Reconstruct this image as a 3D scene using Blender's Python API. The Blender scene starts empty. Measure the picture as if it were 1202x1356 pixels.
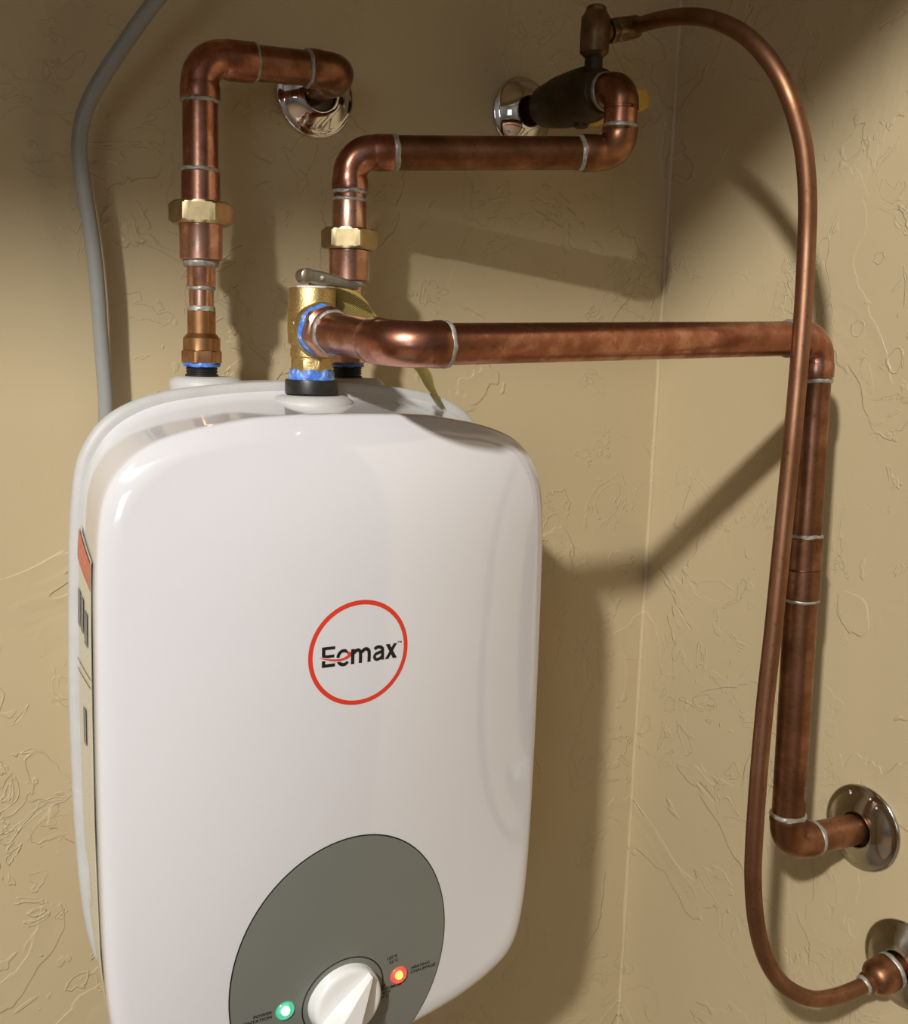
import bpy, bmesh, math, random
from mathutils import Vector, Matrix, noise

# ------------------------------------------------------------------ camera
# world: x to the right along the back wall, y into the back wall (wall plane y = 0), z up; helper units are millimetres
S = 0.001
F = 1400.0
PX, PY = 601.0, 678.0
def _axes():
    X = Vector((2894 - PX, 526 - PY, F)).normalized()
    Z = Vector((300 - PX, 9500 - PY, F)); Z = (Z - X * Z.dot(X)).normalized()
    Zu = -Z
    Y = Zu.cross(X)
    if Y[2] < 0: Y = -Y
    return X, Y, Zu
AX = _axes()
def _ray(px, py):
    r = Vector((px - PX, py - PY, F))
    return Vector((AX[0].dot(r), AX[1].dot(r), AX[2].dot(r)))
CAM = -_ray(417, 120) * (765 / F)
def on(px, py, axis, val):
    """point of the plane  axis = val  seen at a pixel of the 1202x1356 photograph (mm)"""
    d = _ray(px, py); t = (val - CAM[axis]) / d[axis]
    return CAM + d * t
def atd(px, py, Z):
    return CAM + _ray(px, py) * (Z / F)

scene = bpy.context.scene
cd = bpy.data.cameras.new('camera'); cam = bpy.data.objects.new('camera', cd)
scene.collection.objects.link(cam)
right = Vector([AX[i][0] for i in range(3)]); down = Vector([AX[i][1] for i in range(3)]); fwd = Vector([AX[i][2] for i in range(3)])
M3 = Matrix((right, -down, -fwd)).transposed()
cam.matrix_world = Matrix.Translation(CAM * S) @ M3.to_4x4()
cd.sensor_fit = 'HORIZONTAL'; cd.sensor_width = 36; cd.lens = F / 1202 * 36
cd.clip_start = 0.02; cd.clip_end = 50
scene.camera = cam

# ------------------------------------------------------------------ light and exposure
scene.view_settings.view_transform = 'Standard'
scene.view_settings.look = 'None'
scene.view_settings.gamma = 1
scene.view_settings.use_curve_mapping = False
scene.view_settings.exposure = 0.0
w = bpy.data.worlds.new('world'); scene.world = w; w.use_nodes = True
w.node_tree.nodes['Background'].inputs[0].default_value = (0.9, 0.78, 0.62, 1)
w.node_tree.nodes['Background'].inputs[1].default_value = 0.26
# ceiling bulb of the room, out to the left, above and behind the photographer
bl = bpy.data.lights.new('ceiling_bulb', 'POINT'); bl.energy = 232; bl.color = (1.0, 0.985, 0.96); bl.shadow_soft_size = 0.054
bo = bpy.data.objects.new('ceiling_bulb', bl); bo.location = Vector((-1494, -1450, 935)) * S; scene.collection.objects.link(bo)
# added cool fill far behind the photographer, also gives the chrome bluish glints
al = bpy.data.lights.new('cool_fill_light', 'AREA'); al.shape = 'RECTANGLE'; al.size = 0.7; al.size_y = 1.0
al.energy = 8; al.color = (0.75, 0.87, 1.0)
ao = bpy.data.objects.new('cool_fill_light', al); ao.location = (-2.3, -2.9, 0.1)
ao.rotation_euler = (Vector((0, 0, -0.2)) - Vector(ao.location)).to_track_quat('-Z', 'Y').to_euler(); scene.collection.objects.link(ao)

# ------------------------------------------------------------------ node helpers
def mat(name):
    m = bpy.data.materials.new(name); m.use_nodes = True
    nt = m.node_tree; b = nt.nodes['Principled BSDF']
    return m, nt, b
def N(nt, typ, **kw):
    n = nt.nodes.new(typ)
    for k, v in kw.items(): setattr(n, k, v)
    return n
def noise_tex(nt, scale, detail=4, rough=0.6, dist=0.0, vec=None):
    n = N(nt, 'ShaderNodeTexNoise'); n.inputs['Scale'].default_value = scale
    n.inputs['Detail'].default_value = detail; n.inputs['Roughness'].default_value = rough; n.inputs['Distortion'].default_value = dist
    if vec is None:
        tc = nt.nodes.get('TC') or N(nt, 'ShaderNodeTexCoord', name='TC'); vec = tc.outputs['Object']
    nt.links.new(vec, n.inputs['Vector'])
    return n
def ramp(nt, fac, stops, interp='LINEAR'):
    r = N(nt, 'ShaderNodeValToRGB'); cr = r.color_ramp; cr.interpolation = interp
    while len(cr.elements) > 1: cr.elements.remove(cr.elements[-1])
    for i, (p, c) in enumerate(stops):
        e = cr.elements[0] if i == 0 else cr.elements.new(p)
        e.position = p; e.color = (*c, 1) if not isinstance(c, (int, float)) else (c, c, c, 1)
    nt.links.new(fac, r.inputs[0]); return r
def math_(nt, op, a, b=None, c=None):
    n = N(nt, 'ShaderNodeMath', operation=op)
    for i, v in enumerate((a, b, c)):
        if v is None: continue
        if isinstance(v, (int, float)): n.inputs[i].default_value = v
        else: nt.links.new(v, n.inputs[i])
    return n.outputs[0]
def bump(nt, b, h, strength, dist, prev=None):
    n = N(nt, 'ShaderNodeBump'); n.inputs['Strength'].default_value = strength; n.inputs['Distance'].default_value = dist
    nt.links.new(h, n.inputs['Height'])
    if prev: nt.links.new(prev, n.inputs['Normal'])
    nt.links.new(n.outputs[0], b.inputs['Normal']); return n.outputs[0]
def plain(name, col, rough=0.5, metal=0.0, coat=0.0, var=0.08, nscale=60, bmp=0.0):
    m, nt, b = mat(name)
    n = noise_tex(nt, nscale)
    r = ramp(nt, n.outputs['Fac'], [(0.3, tuple(c * (1 - var) for c in col)), (0.7, tuple(min(1, c * (1 + var)) for c in col))])
    nt.links.new(r.outputs[0], b.inputs['Base Color'])
    b.inputs['Roughness'].default_value = rough; b.inputs['Metallic'].default_value = metal
    b.inputs['Coat Weight'].default_value = coat; b.inputs['Coat Roughness'].default_value = 0.05
    if bmp: bump(nt, b, n.outputs['Fac'], bmp, 0.0006)
    return m

# painted trowel-textured plaster
def wall_material():
    m, nt, b = mat('painted_plaster')
    n0 = noise_tex(nt, 2.2, 2, 0.5)
    r = ramp(nt, n0.outputs['Fac'], [(0.3, (0.495, 0.395, 0.235)), (0.7, (0.55, 0.445, 0.27))])
    nt.links.new(r.outputs[0], b.inputs['Base Color'])
    b.inputs['Roughness'].default_value = 0.42; b.inputs['Specular IOR Level'].default_value = 0.35
    # trowelled patches: sharp irregular edges of flattened plaster, fading in and out
    a = noise_tex(nt, 7.5, 4, 0.55, 0.9)
    s1 = ramp(nt, a.outputs['Fac'], [(0.0, 0.0), (0.515, 0.0), (0.522, 1.0), (0.66, 0.1), (1.0, 0.1)])
    c = noise_tex(nt, 21, 3, 0.55, 1.6)
    s2 = ramp(nt, c.outputs['Fac'], [(0.0, 0.0), (0.565, 0.0), (0.575, 1.0), (0.60, 0.35), (1.0, 0.3)])
    e = noise_tex(nt, 42, 2, 0.5, 0.5)
    s3 = ramp(nt, e.outputs['Fac'], [(0.0, 0.0), (0.64, 0.0), (0.66, 1.0), (1.0, 1.0)])
    mk = noise_tex(nt, 5.0, 2, 0.5)
    mr = ramp(nt, mk.outputs['Fac'], [(0.42, 0.0), (0.56, 1.0)])
    mk2 = noise_tex(nt, 6.3, 3, 0.5, 0.4)
    mr2 = ramp(nt, mk2.outputs['Fac'], [(0.47, 0.05), (0.60, 1.0)])
    h = math_(nt, 'MULTIPLY', s1.outputs[0], mr.outputs[0])
    h2 = math_(nt, 'ADD', s2.outputs[0], math_(nt, 'MULTIPLY', s3.outputs[0], 0.5))
    h = math_(nt, 'ADD', h, math_(nt, 'MULTIPLY', h2, mr2.outputs[0]))
    f = noise_tex(nt, 260, 3, 0.6)
    h = math_(nt, 'ADD', h, math_(nt, 'MULTIPLY', f.outputs['Fac'], 0.05))
    bump(nt, b, h, 0.62, 0.0011)
    return m
WALL = wall_material()

def copper_material(name, lo, hi, pink, rough=0.3, metal=1.0, streak=True, scale=45):
    m, nt, b = mat(name)
    tc = N(nt, 'ShaderNodeTexCoord', name='TC')
    mp = N(nt, 'ShaderNodeMapping'); mp.inputs['Scale'].default_value = (1, 1, 1)
    nt.links.new(tc.outputs['Object'], mp.inputs[0])
    n = noise_tex(nt, scale, 5, 0.6, 0.25, mp.outputs[0])
    r = ramp(nt, n.outputs['Fac'], [(0.34, lo), (0.5, hi), (0.62, pink)])
    d = noise_tex(nt, 300, 3, 0.7)
    dk = ramp(nt, d.outputs['Fac'], [(0.28, 0.45), (0.40, 1.0)])
    mx = N(nt, 'ShaderNodeMix', data_type='RGBA', blend_type='MULTIPLY'); mx.inputs[0].default_value = 0.8
    nt.links.new(r.outputs[0], mx.inputs[6]); nt.links.new(dk.outputs[0], mx.inputs[7])
    nt.links.new(mx.outputs[2], b.inputs['Base Color'])
    b.inputs['Metallic'].default_value = metal
    rr = ramp(nt, n.outputs['Fac'], [(0.35, rough + 0.12), (0.6, rough)])
    nt.links.new(rr.outputs[0], b.inputs['Roughness'])
    g = noise_tex(nt, 90, 4, 0.6)
    bump(nt, b, g.outputs['Fac'], 0.12, 0.0005)
    return m
COPPER = copper_material('copper', (0.29, 0.12, 0.07), (0.40, 0.17, 0.108), (0.56, 0.28, 0.20), 0.25)
COPPER_DULL = copper_material('copper_dull', (0.14, 0.064, 0.030), (0.24, 0.110, 0.056), (0.36, 0.175, 0.105), 0.34, 1.0, scale=28)
COPPER_BRIGHT = copper_material('copper_bright', (0.48, 0.23, 0.15), (0.66, 0.36, 0.26), (0.80, 0.49, 0.37), 0.26)
TUBE = copper_material('soft_copper', (0.20, 0.096, 0.050), (0.27, 0.132, 0.072), (0.33, 0.17, 0.10), 0.42, 1.0, scale=20)
FIT_BROWN = copper_material('cast_bronze', (0.38, 0.19, 0.08), (0.50, 0.27, 0.13), (0.60, 0.34, 0.18), 0.32)
SOLDER = plain('solder', (0.37, 0.355, 0.305), 0.45, 0.45, var=0.35, nscale=220, bmp=0.6)
BRASS_NUT = plain('brass_nut', (0.50, 0.38, 0.20), 0.36, 1.0, var=0.22, nscale=80)
BRASS = plain('cast_brass', (0.60, 0.44, 0.19), 0.42, 1.0, var=0.25, nscale=900, bmp=0.4)
BRONZE = plain('dark_bronze', (0.055, 0.036, 0.016), 0.5, 0.6, var=0.4, nscale=70, bmp=0.3)
BRONZE_B = plain('tarnished_bronze', (0.17, 0.10, 0.045), 0.42, 0.75, var=0.4, nscale=90, bmp=0.3)
BLACK = plain('black_plastic', (0.016, 0.015, 0.014), 0.4, var=0.3, nscale=200)
CHROME = plain('chrome', (0.72, 0.70, 0.68), 0.07, 1.0, var=0.05, nscale=30)
CHROME_W = plain('worn_chrome', (0.50, 0.47, 0.42), 0.16, 1.0, var=0.10, nscale=40)
WHITE = plain('white_enamel', (0.715, 0.70, 0.71), 0.10, coat=1.0, var=0.008, nscale=8)
WHITE_SIDE = plain('white_plastic', (0.66, 0.64, 0.62), 0.3, coat=0.3, var=0.02, nscale=20)
RUBBER = plain('grey_rubber', (0.52, 0.51, 0.48), 0.5, var=0.05)
CABLE = plain('grey_cable', (0.28, 0.28, 0.255), 0.45, var=0.05)
PANEL = plain('grey_panel', (0.178, 0.186, 0.160), 0.3, coat=0.15, var=0.02, nscale=12)
INK = plain('black_ink', (0.008, 0.008, 0.008), 0.45, var=0.1)
RED = plain('red_ink', (0.70, 0.045, 0.02), 0.4, var=0.03)
PAPER_W = plain('white_ink', (0.70, 0.69, 0.69), 0.35, var=0.01)
KNOB = plain('white_knob', (0.80, 0.79, 0.76), 0.25, coat=0.4, var=0.01)
STEEL = plain('dull_steel', (0.30, 0.26, 0.19), 0.42, 0.9, var=0.3, nscale=90, bmp=0.2)
YELLOW = plain('yellow_vinyl', (0.65, 0.42, 0.06), 0.5, var=0.1)
def paste_material():
    m, nt, b = mat('blue_thread_paste')
    n = noise_tex(nt, 130, 4, 0.7, 1.0)
    r = ramp(nt, n.outputs['Fac'], [(0.40, (0.05, 0.15, 0.55)), (0.56, (0.12, 0.28, 0.75)), (0.66, (0.60, 0.66, 0.78))])
    nt.links.new(r.outputs[0], b.inputs['Base Color']); b.inputs['Roughness'].default_value = 0.35
    bump(nt, b, n.outputs['Fac'], 0.6, 0.001); return m
PASTE = paste_material()
def tag_material():
    m, nt, b = mat('yellow_printed_tag')
    tc = N(nt, 'ShaderNodeTexCoord', name='TC'); sp = N(nt, 'ShaderNodeSeparateXYZ'); nt.links.new(tc.outputs['UV'], sp.inputs[0])
    u, v = sp.outputs[0], sp.outputs[1]
    wv = math_(nt, 'SINE', math_(nt, 'MULTIPLY', v, 115.0))
    ln = math_(nt, 'GREATER_THAN', wv, -0.15)
    mp = N(nt, 'ShaderNodeMapping'); mp.inputs['Scale'].default_value = (260, 18, 1); nt.links.new(tc.outputs['UV'], mp.inputs[0])
    n = noise_tex(nt, 1.0, 2, 0.5, 0, mp.outputs[0])
    wd = math_(nt, 'GREATER_THAN', n.outputs['Fac'], 0.42)
    inn = math_(nt, 'MULTIPLY', math_(nt, 'GREATER_THAN', v, 0.07), math_(nt, 'LESS_THAN', v, 0.93))
    k = math_(nt, 'MULTIPLY', math_(nt, 'MULTIPLY', ln, wd), inn)
    mx = N(nt, 'ShaderNodeMix', data_type='RGBA'); nt.links.new(k, mx.inputs[0])
    mx.inputs[6].default_value = (0.46, 0.37, 0.10, 1); mx.inputs[7].default_value = (0.05, 0.045, 0.03, 1)
    nt.links.new(mx.outputs[2], b.inputs['Base Color']); b.inputs['Roughness'].default_value = 0.4; b.inputs['Metallic'].default_value = 0.3
    return m
TAG = tag_material()
def emit(name, col, st, base=(0.1, 0.1, 0.1)):
    m, nt, b = mat(name); b.inputs['Base Color'].default_value = (*base, 1)
    b.inputs['Emission Color'].default_value = (*col, 1); b.inputs['Emission Strength'].default_value = st
    b.inputs['Roughness'].default_value = 0.2
    return m
LED_G = emit('green_lamp_lens', (0.0, 0.62, 0.27), 0.75); LED_GC = emit('green_lamp_core', (0.45, 1.0, 0.80), 3.0)
LED_R = emit('red_lamp_lens', (0.95, 0.04, 0.02), 0.75); LED_RC = emit('red_lamp_core', (1.0, 0.42, 0.06), 2.2)
def label_material():
    m, nt, b = mat('printed_label')
    tc = N(nt, 'ShaderNodeTexCoord', name='TC')
    mp = N(nt, 'ShaderNodeMapping'); mp.inputs['Scale'].default_value = (30, 500, 1); nt.links.new(tc.outputs['UV'], mp.inputs[0])
    n = noise_tex(nt, 1.0, 2, 0.5, 0, mp.outputs[0])
    r = ramp(nt, n.outputs['Fac'], [(0.36, (0.36, 0.34, 0.29)), (0.44, (0.66, 0.62, 0.48))])
    nt.links.new(r.outputs[0], b.inputs['Base Color']); b.inputs['Roughness'].default_value = 0.4; return m
LABEL = label_material()

# ------------------------------------------------------------------ object helpers
C = scene.collection
def tag(o, label=None, cat=None, group=None, kind=None):
    if label: o['label'] = label
    if cat: o['category'] = cat
    if group: o['group'] = group
    if kind: o['kind'] = kind
    return o
def thing(name, loc, label, cat, group=None):
    o = bpy.data.objects.new(name, None); C.objects.link(o); o.location = Vector(loc) * S
    o.empty_display_size = 0.01
    return tag(o, label, cat, group)
def root_of(o):
    p = Vector((0, 0, 0))
    while o is not None: p = p + o.location; o = o.parent
    return p
def obj(name, bm, m, parent=None, sharp=32, label=None):
    """links one mesh object; the mesh is given in world mm and stored relative to its thing"""
    off = root_of(parent)
    for v in bm.verts: v.co = v.co * S - off
    bmesh.ops.recalc_face_normals(bm, faces=bm.faces)
    me = bpy.data.meshes.new(name); bm.to_mesh(me); bm.free()
    for p in me.polygons: p.use_smooth = True
    me.set_sharp_from_angle(angle=math.radians(sharp))
    for mm in (m if isinstance(m, (list, tuple)) else [m]): me.materials.append(mm)
    o = bpy.data.objects.new(name, me); C.objects.link(o)
    if parent: o.parent = parent
    if label: o['label'] = label
    return o
def frame(axis):
    a = Vector(axis).normalized()
    u = Vector((0, 0, 1)).cross(a) if abs(a.z) < 0.9 else Vector((1, 0, 0)).cross(a)
    u.normalize(); return a, u, a.cross(u)
def rings_to_bm(bm, rings, cap=True, closed_u=True):
    rv = [[bm.verts.new(p) for p in r] for r in rings]
    n = len(rv[0])
    for a, b in zip(rv, rv[1:]):
        for i in range(n if closed_u else n - 1):
            j = (i + 1) % n
            bm.faces.new((a[i], a[j], b[j], b[i]))
    if cap:
        bm.faces.new(rv[0]); bm.faces.new(rv[-1])
    return rv
def rev(p0, axis, prof, n=48, hexa=None, jit=0.0, seed=0, rot=0.0, cap=True, bm=None):
    """prof: (t, r) or (t, r, 'h') sections along the axis; 'h' sections are hexagonal (r = circumradius), clipped by optional 4th value"""
    bm = bm or bmesh.new(); a, u, v = frame(axis); p0 = Vector(p0); rings = []
    for k, s in enumerate(prof):
        t, r = s[0], s[1]; hx = len(s) > 2 and s[2]
        clip = s[3] if len(s) > 3 else None; ring = []
        for i in range(n):
            th = 2 * math.pi * i / n
            rr = r
            if hx:
                sides = hx if isinstance(hx, int) else 6
                seg = 2 * math.pi / sides
                q = ((th - rot) % seg) - seg / 2
                rr = r * math.cos(seg / 2) / math.cos(q)
                if clip: rr = min(rr, clip)
            if jit:
                rr += jit * noise.noise(Vector((math.cos(th) * 3 + seed, math.sin(th) * 3, t * 0.8 + seed)))
            tt = t + (jit * 0.9 * noise.noise(Vector((math.cos(th) * 2 + seed + 9, math.sin(th) * 2, seed))) if jit else 0)
            ring.append(p0 + a * tt + (u * math.cos(th) + v * math.sin(th)) * rr)
        rings.append(ring)
    rings_to_bm(bm, rings, cap); return bm
def catmull(pts, sub=8):
    P = [Vector(p) for p in pts]; P = [P[0] * 2 - P[1]] + P + [P[-1] * 2 - P[-2]]; out = []
    for i in range(1, len(P) - 2):
        for s in range(sub):
            t = s / sub; a, b, c, d = P[i - 1:i + 3]
            out.append(0.5 * ((2 * b) + (c - a) * t + (2 * a - 5 * b + 4 * c - d) * t * t + (3 * b - a - 3 * c + d) * t ** 3))
    out.append(P[-2]); return out
def sweep(path, rad, n=32, bm=None):
    """tube along a list of points; rad is a number or a list of radii"""
    bm = bm or bmesh.new(); P = [Vector(p) for p in path]; m = len(P)
    R = rad if isinstance(rad, (list, tuple)) else [rad] * m
    T = [(P[min(i + 1, m - 1)] - P[max(i - 1, 0)]).normalized() for i in range(m)]
    u = frame(T[0])[1]; rings = []
    for i in range(m):
        u = (u - T[i] * u.dot(T[i])).normalized(); v = T[i].cross(u)
        rings.append([P[i] + (u * math.cos(2 * math.pi * k / n) + v * math.sin(2 * math.pi * k / n)) * R[i] for k in range(n)])
    rings_to_bm(bm, rings); return bm
def pipe(p0, p1, r, n=40):
    p0, p1 = Vector(p0), Vector(p1); L = (p1 - p0).length
    return rev(p0, p1 - p0, [(0, r), (L, r)], n)
def lerp(a, b, t): return Vector(a).lerp(Vector(b), t)
def elbow(corner, d0, d1, l0, l1, rb, r, hub=0.7, cup=None):
    """soldered 90 degree elbow: arms point from the corner along d0 and d1"""
    c = Vector(corner); d0 = Vector(d0).normalized(); d1 = Vector(d1).normalized()
    cup = cup or 0
    P, R = [], []
    def add(p, q): P.append(p); R.append(q)
    add(c + d0 * l0, r + hub * 0.55); add(c + d0 * (l0 - 0.8), r + hub); add(c + d0 * (rb + 3.0), r + hub); add(c + d0 * (rb + 0.8), r + hub * 0.2)
    n = 12
    for i in range(n + 1):
        a = (math.pi / 2) * i / n
        # arc tangent to both arms
        p = c + d0 * rb + d1 * rb - d1 * rb * math.cos(a) - d0 * rb * math.sin(a)
        add(p, r)
    add(c + d1 * (rb + 0.8), r + hub * 0.2); add(c + d1 * (rb + 3.0), r + hub); add(c + d1 * (l1 - 0.8), r + hub); add(c + d1 * l1, r + hub * 0.55)
    return sweep(P, R, 40)
def solder(p, axis, r, wdt=2.4, seed=0):
    wdt = wdt * 1.3 + 0.3; r = r + 0.15
    a = Vector(axis).normalized()
    return rev(Vector(p) - a * wdt / 2, a, [(0, r - 1.2), (0.15 * wdt, r + 0.15), (0.5 * wdt, r + 0.45), (0.85 * wdt, r + 0.15), (wdt, r - 1.2)], 56, jit=0.75, seed=seed)
def box(x0, x1, y0, y1, z0, z1):
    bm = bmesh.new(); bmesh.ops.create_cube(bm, size=1)
    for v in bm.verts: v.co = Vector(((x0 + x1) / 2 + v.co.x * (x1 - x0), (y0 + y1) / 2 + v.co.y * (y1 - y0), (z0 + z1) / 2 + v.co.z * (z1 - z0)))
    return bm
def struct(name, bm, m, sharp=32):
    return tag(obj(name, bm, m, None, sharp), kind='structure')

# ------------------------------------------------------------------ the closet
XR = 346.7; ZB, ZT = -1500, 640
XL = -1300
struct('wall_back', box(XL - 30, XR + 30, 0, 30, ZB, ZT), WALL)
struct('wall_right', box(XR, XR + 30, -820, 0, ZB, ZT), WALL)
struct('floor', box(XL, XR + 30, -820, 30, ZB - 30, ZB), plain('floor_tile', (0.16, 0.13, 0.09), 0.5))
struct('ceiling', box(XL - 30, XR + 30, -820, 30, ZT, ZT + 30), plain('ceiling_paint', (0.5, 0.43, 0.3), 0.6))
struct('wall_left', box(XL - 30, XL, -820, 0, ZB, ZT), WALL)
bm = box(XL, XR, -770, -710, 424, ZT)                                  # header over the closet opening, its soffit not quite level
for v in bm.verts:
    if v.co.z < 430: v.co.z = 432.5 + 0.014 * (v.co.x + 448)
struct('wall_front', bm, WALL)
# the room behind the photographer, which the enamel and the chrome mirror
ROOM = plain('room_paint', (0.13, 0.12, 0.11), 0.6, var=0.03, nscale=2)
struct('wall_front_left', box(-3300, XL - 30, -850, -820, ZB, 1400), ROOM)
struct('wall_front_right', box(XR + 30, 1500, -850, -820, ZB, 1400), ROOM)
struct('wall_front_upper', box(XL - 30, XR + 30, -850, -770, ZT + 30, 1400), ROOM)
struct('wall_room_left', box(-3330, -3300, -3700, -820, ZB, 1400), ROOM)
struct('wall_room_right', box(1500, 1530, -3700, -820, ZB, 1400), ROOM)
struct('wall_room_back', box(-3300, 1500, -3730, -3700, ZB, 1400), ROOM)
struct('ceiling_room', box(-3330, 1530, -3730, -820, 1400, 1430), plain('ceiling_paint_room', (0.22, 0.21, 0.20), 0.7, var=0.02))
struct('floor_room', box(-3330, 1530, -3730, -820, ZB - 30, ZB), plain('floor_wood', (0.22, 0.14, 0.08), 0.5))
# uneven bead of paint and caulk down the inside corner
bm = bmesh.new(); rings = []
for i in range(260):
    z = ZB + (ZT - ZB) * i / 259
    r = 2.5 + 1.2 * noise.noise(Vector((0, 0, z * 0.02))) + 0.5 * noise.noise(Vector((5, 0, z * 0.11)))
    ox = 0.9 * noise.noise(Vector((9, 3, z * 0.015)))
    rings.append([Vector((XR - 0.3 + ox * 0.4 + r * math.cos(t), -0.2 + ox + r * math.sin(t), z)) for t in [2 * math.pi * k / 10 for k in range(10)]])
rings_to_bm(bm, rings); struct('trim_1', bm, WALL, 80)

# ------------------------------------------------------------------ water heater
CX = -52.0
FACE = [(0, -220.5), (50, -221.5), (74, -224.5), (98, -229), (118, -236), (131, -245.5), (140, -258), (145, -274), (147.5, -301), (148.5, -342), (149, -451),
        (147.5, -540), (143, -585), (135, -606), (120, -618), (100, -627), (75, -634), (40, -640), (0, -641)]
RIM = [(0, -206), (40, -207), (76, -210.5), (99, -215), (116, -222), (127, -230), (135, -240), (141, -253), (144, -270), (146.5, -300), (149, -390),
       (148, -470), (144.5, -530), (138, -566), (127, -585), (108, -598), (80, -604), (40, -608), (0, -609)]
def outline(keys, off=0.0, sub=5):
    half = [Vector((x, 0, z)) for x, z in keys]
    full = half + [Vector((-p.x, 0, p.z)) for p in reversed(half[1:-1])]
    n = len(full); out = []
    for i in range(n):
        a, b, c, d = full[(i - 1) % n], full[i], full[(i + 1) % n], full[(i + 2) % n]
        for s in range(sub):
            t = s / sub
            out.append(0.5 * ((2 * b) + (c - a) * t + (2 * a - 5 * b + 4 * c - d) * t * t + (3 * b - a - 3 * c + d) * t ** 3))
    if off:
        zc = (keys[0][1] + keys[-1][1]) / 2; hz = abs(keys[0][1] - keys[-1][1]) / 2; hx = max(k[0] for k in keys)
        out = [Vector((p.x * (1 + off / hx), 0, zc + (p.z - zc) * (1 + off / hz))) for p in out]
    return out
def place(o, y): return [Vector((CX + p.x, y, p.z)) for p in o]
def bulge(x, z):
    u = min(1, abs((x - CX) / 146)); v = (z + 360) / 138 if z > -360 else (-360 - z) / 278
    return 25.0 * (1 - u ** 2) * (1 - min(1, v) ** (3.4 if z > -360 else 1.6))
YF = -173.5
def face_y(x, z, lift=0.0): return YF - bulge(x, z) - lift
def fpx(px, py):
    p = on(px, py, 1, -180)
    for _ in range(6): p = on(px, py, 1, face_y(p.x, p.z))
    return p

heater = thing('water_heater', (CX, 0, -430), 'white wall-mounted mini tank water heater with grey oval control panel', 'water heater')
# rear shell
mix = lambda A, B, t: [a.lerp(b, t) for a, b in zip(A, B)]
rim = outline(RIM)
def scaled(keys, sx, top, bot):
    t0, b0 = keys[0][1], keys[-1][1]
    return outline([(x * sx, top + (z - t0) * (bot - top) / (b0 - t0)) for x, z in keys])
bm = bmesh.new()
rings_to_bm(bm, [place(scaled(RIM, .62, -226, -560), -11), place(scaled(RIM, .64, -217, -574), -17), place(scaled(RIM, .66, -211, -584), -30),
                 place(scaled(RIM, .74, -206.5, -592), -48), place(scaled(RIM, .86, -205.2, -600), -70), place(scaled(RIM, .96, -205.5, -606), -99)])
obj('rear_shell', bm, WHITE_SIDE, heater, 60)
obj('mounting_bracket', box(CX - 60, CX + 60, -12, -0.5, -330, -290), STEEL, heater)
bm = bmesh.new()
rings_to_bm(bm, [place(outline(RIM, -3), -97), place(outline(RIM, 0.6), -98.5), place(outline(RIM, 1.4), -101.5), place(outline(RIM, 1.4), -104.5), place(outline(RIM, 0.6), -107), place(outline(RIM, -2.5), -108)])
obj('seam_rim', bm, RUBBER, heater, 80, label='pale grey rim round the seam')
A, B = outline(RIM, -4.2), outline(FACE, 0)
bm = bmesh.new(); rings = []
for k in range(9):
    t = k / 8; y = -107.5 + t * (-166 + 107.5)
    rings.append(place(mix(A, B, t ** 0.45), y))
for off, y in ((-0.2, -169.0), (-0.8, -170.9), (-1.9, -172.3), (-3.6, -173.2)):
    rings.append(place(outline(FACE, off), y))
base = outline(FACE, -6)
for s in [1 - i / 28 for i in range(0, 28)]:
    r = [Vector((p.x * s, 0, -430.75 + (p.z + 430.75) * s)) for p in base]
    rings.append([Vector((CX + p.x, face_y(CX + p.x, p.z), p.z)) for p in r])
rings_to_bm(bm, rings)
obj('front_cover', bm, WHITE, heater, 50)

# control panel: an oval cut by the lower edge of the cover
_l, _r, _t = fpx(301.5, 1350).x, fpx(588.5, 1225).x, fpx(495, 1101).z
PA, PB = (_r - _l) / 2, 93.0; PC = ((_l + _r) / 2, _t - PB); ZLOW = -636.0
def oval(sc_a, sc_b, lift, mname, m, parent, name, thick=1.0, label=None):
    bm = bmesh.new(); rr = []; n = 96
    for s in [1.0] + [1 - i / 10 for i in range(1, 10)]:
        ring = []
        for k in range(n):
            t = 2 * math.pi * k / n
            x = PC[0] + sc_a * s * math.cos(t); z = PC[1] + sc_b * s * math.sin(t)
            z = max(z, ZLOW + 0.0 - 0.0 * s)
            ring.append(Vector((x, face_y(x, z, lift), z)))
        rr.append(ring)
    edge = [p + Vector((0, lift + 0.4, 0)) for p in rr[0]]
    c = Vector((PC[0], face_y(PC[0], PC[1], lift), PC[1]))
    rv = rings_to_bm(bm, [edge] + rr, cap=False)
    cv = bm.verts.new(c)
    for i in range(n): bm.faces.new((rv[-1][i], rv[-1][(i + 1) % n], cv))
    return obj(name, bm, m, parent, 50, label)
panel = oval(PA - 0.8, PB - 0.8, 0.75, '', PANEL, heater, 'control_panel', label='grey oval control panel')
oval(PA, PB, 0.35, '', INK, heater, 'panel_outline', label='black line round the oval panel')

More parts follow.
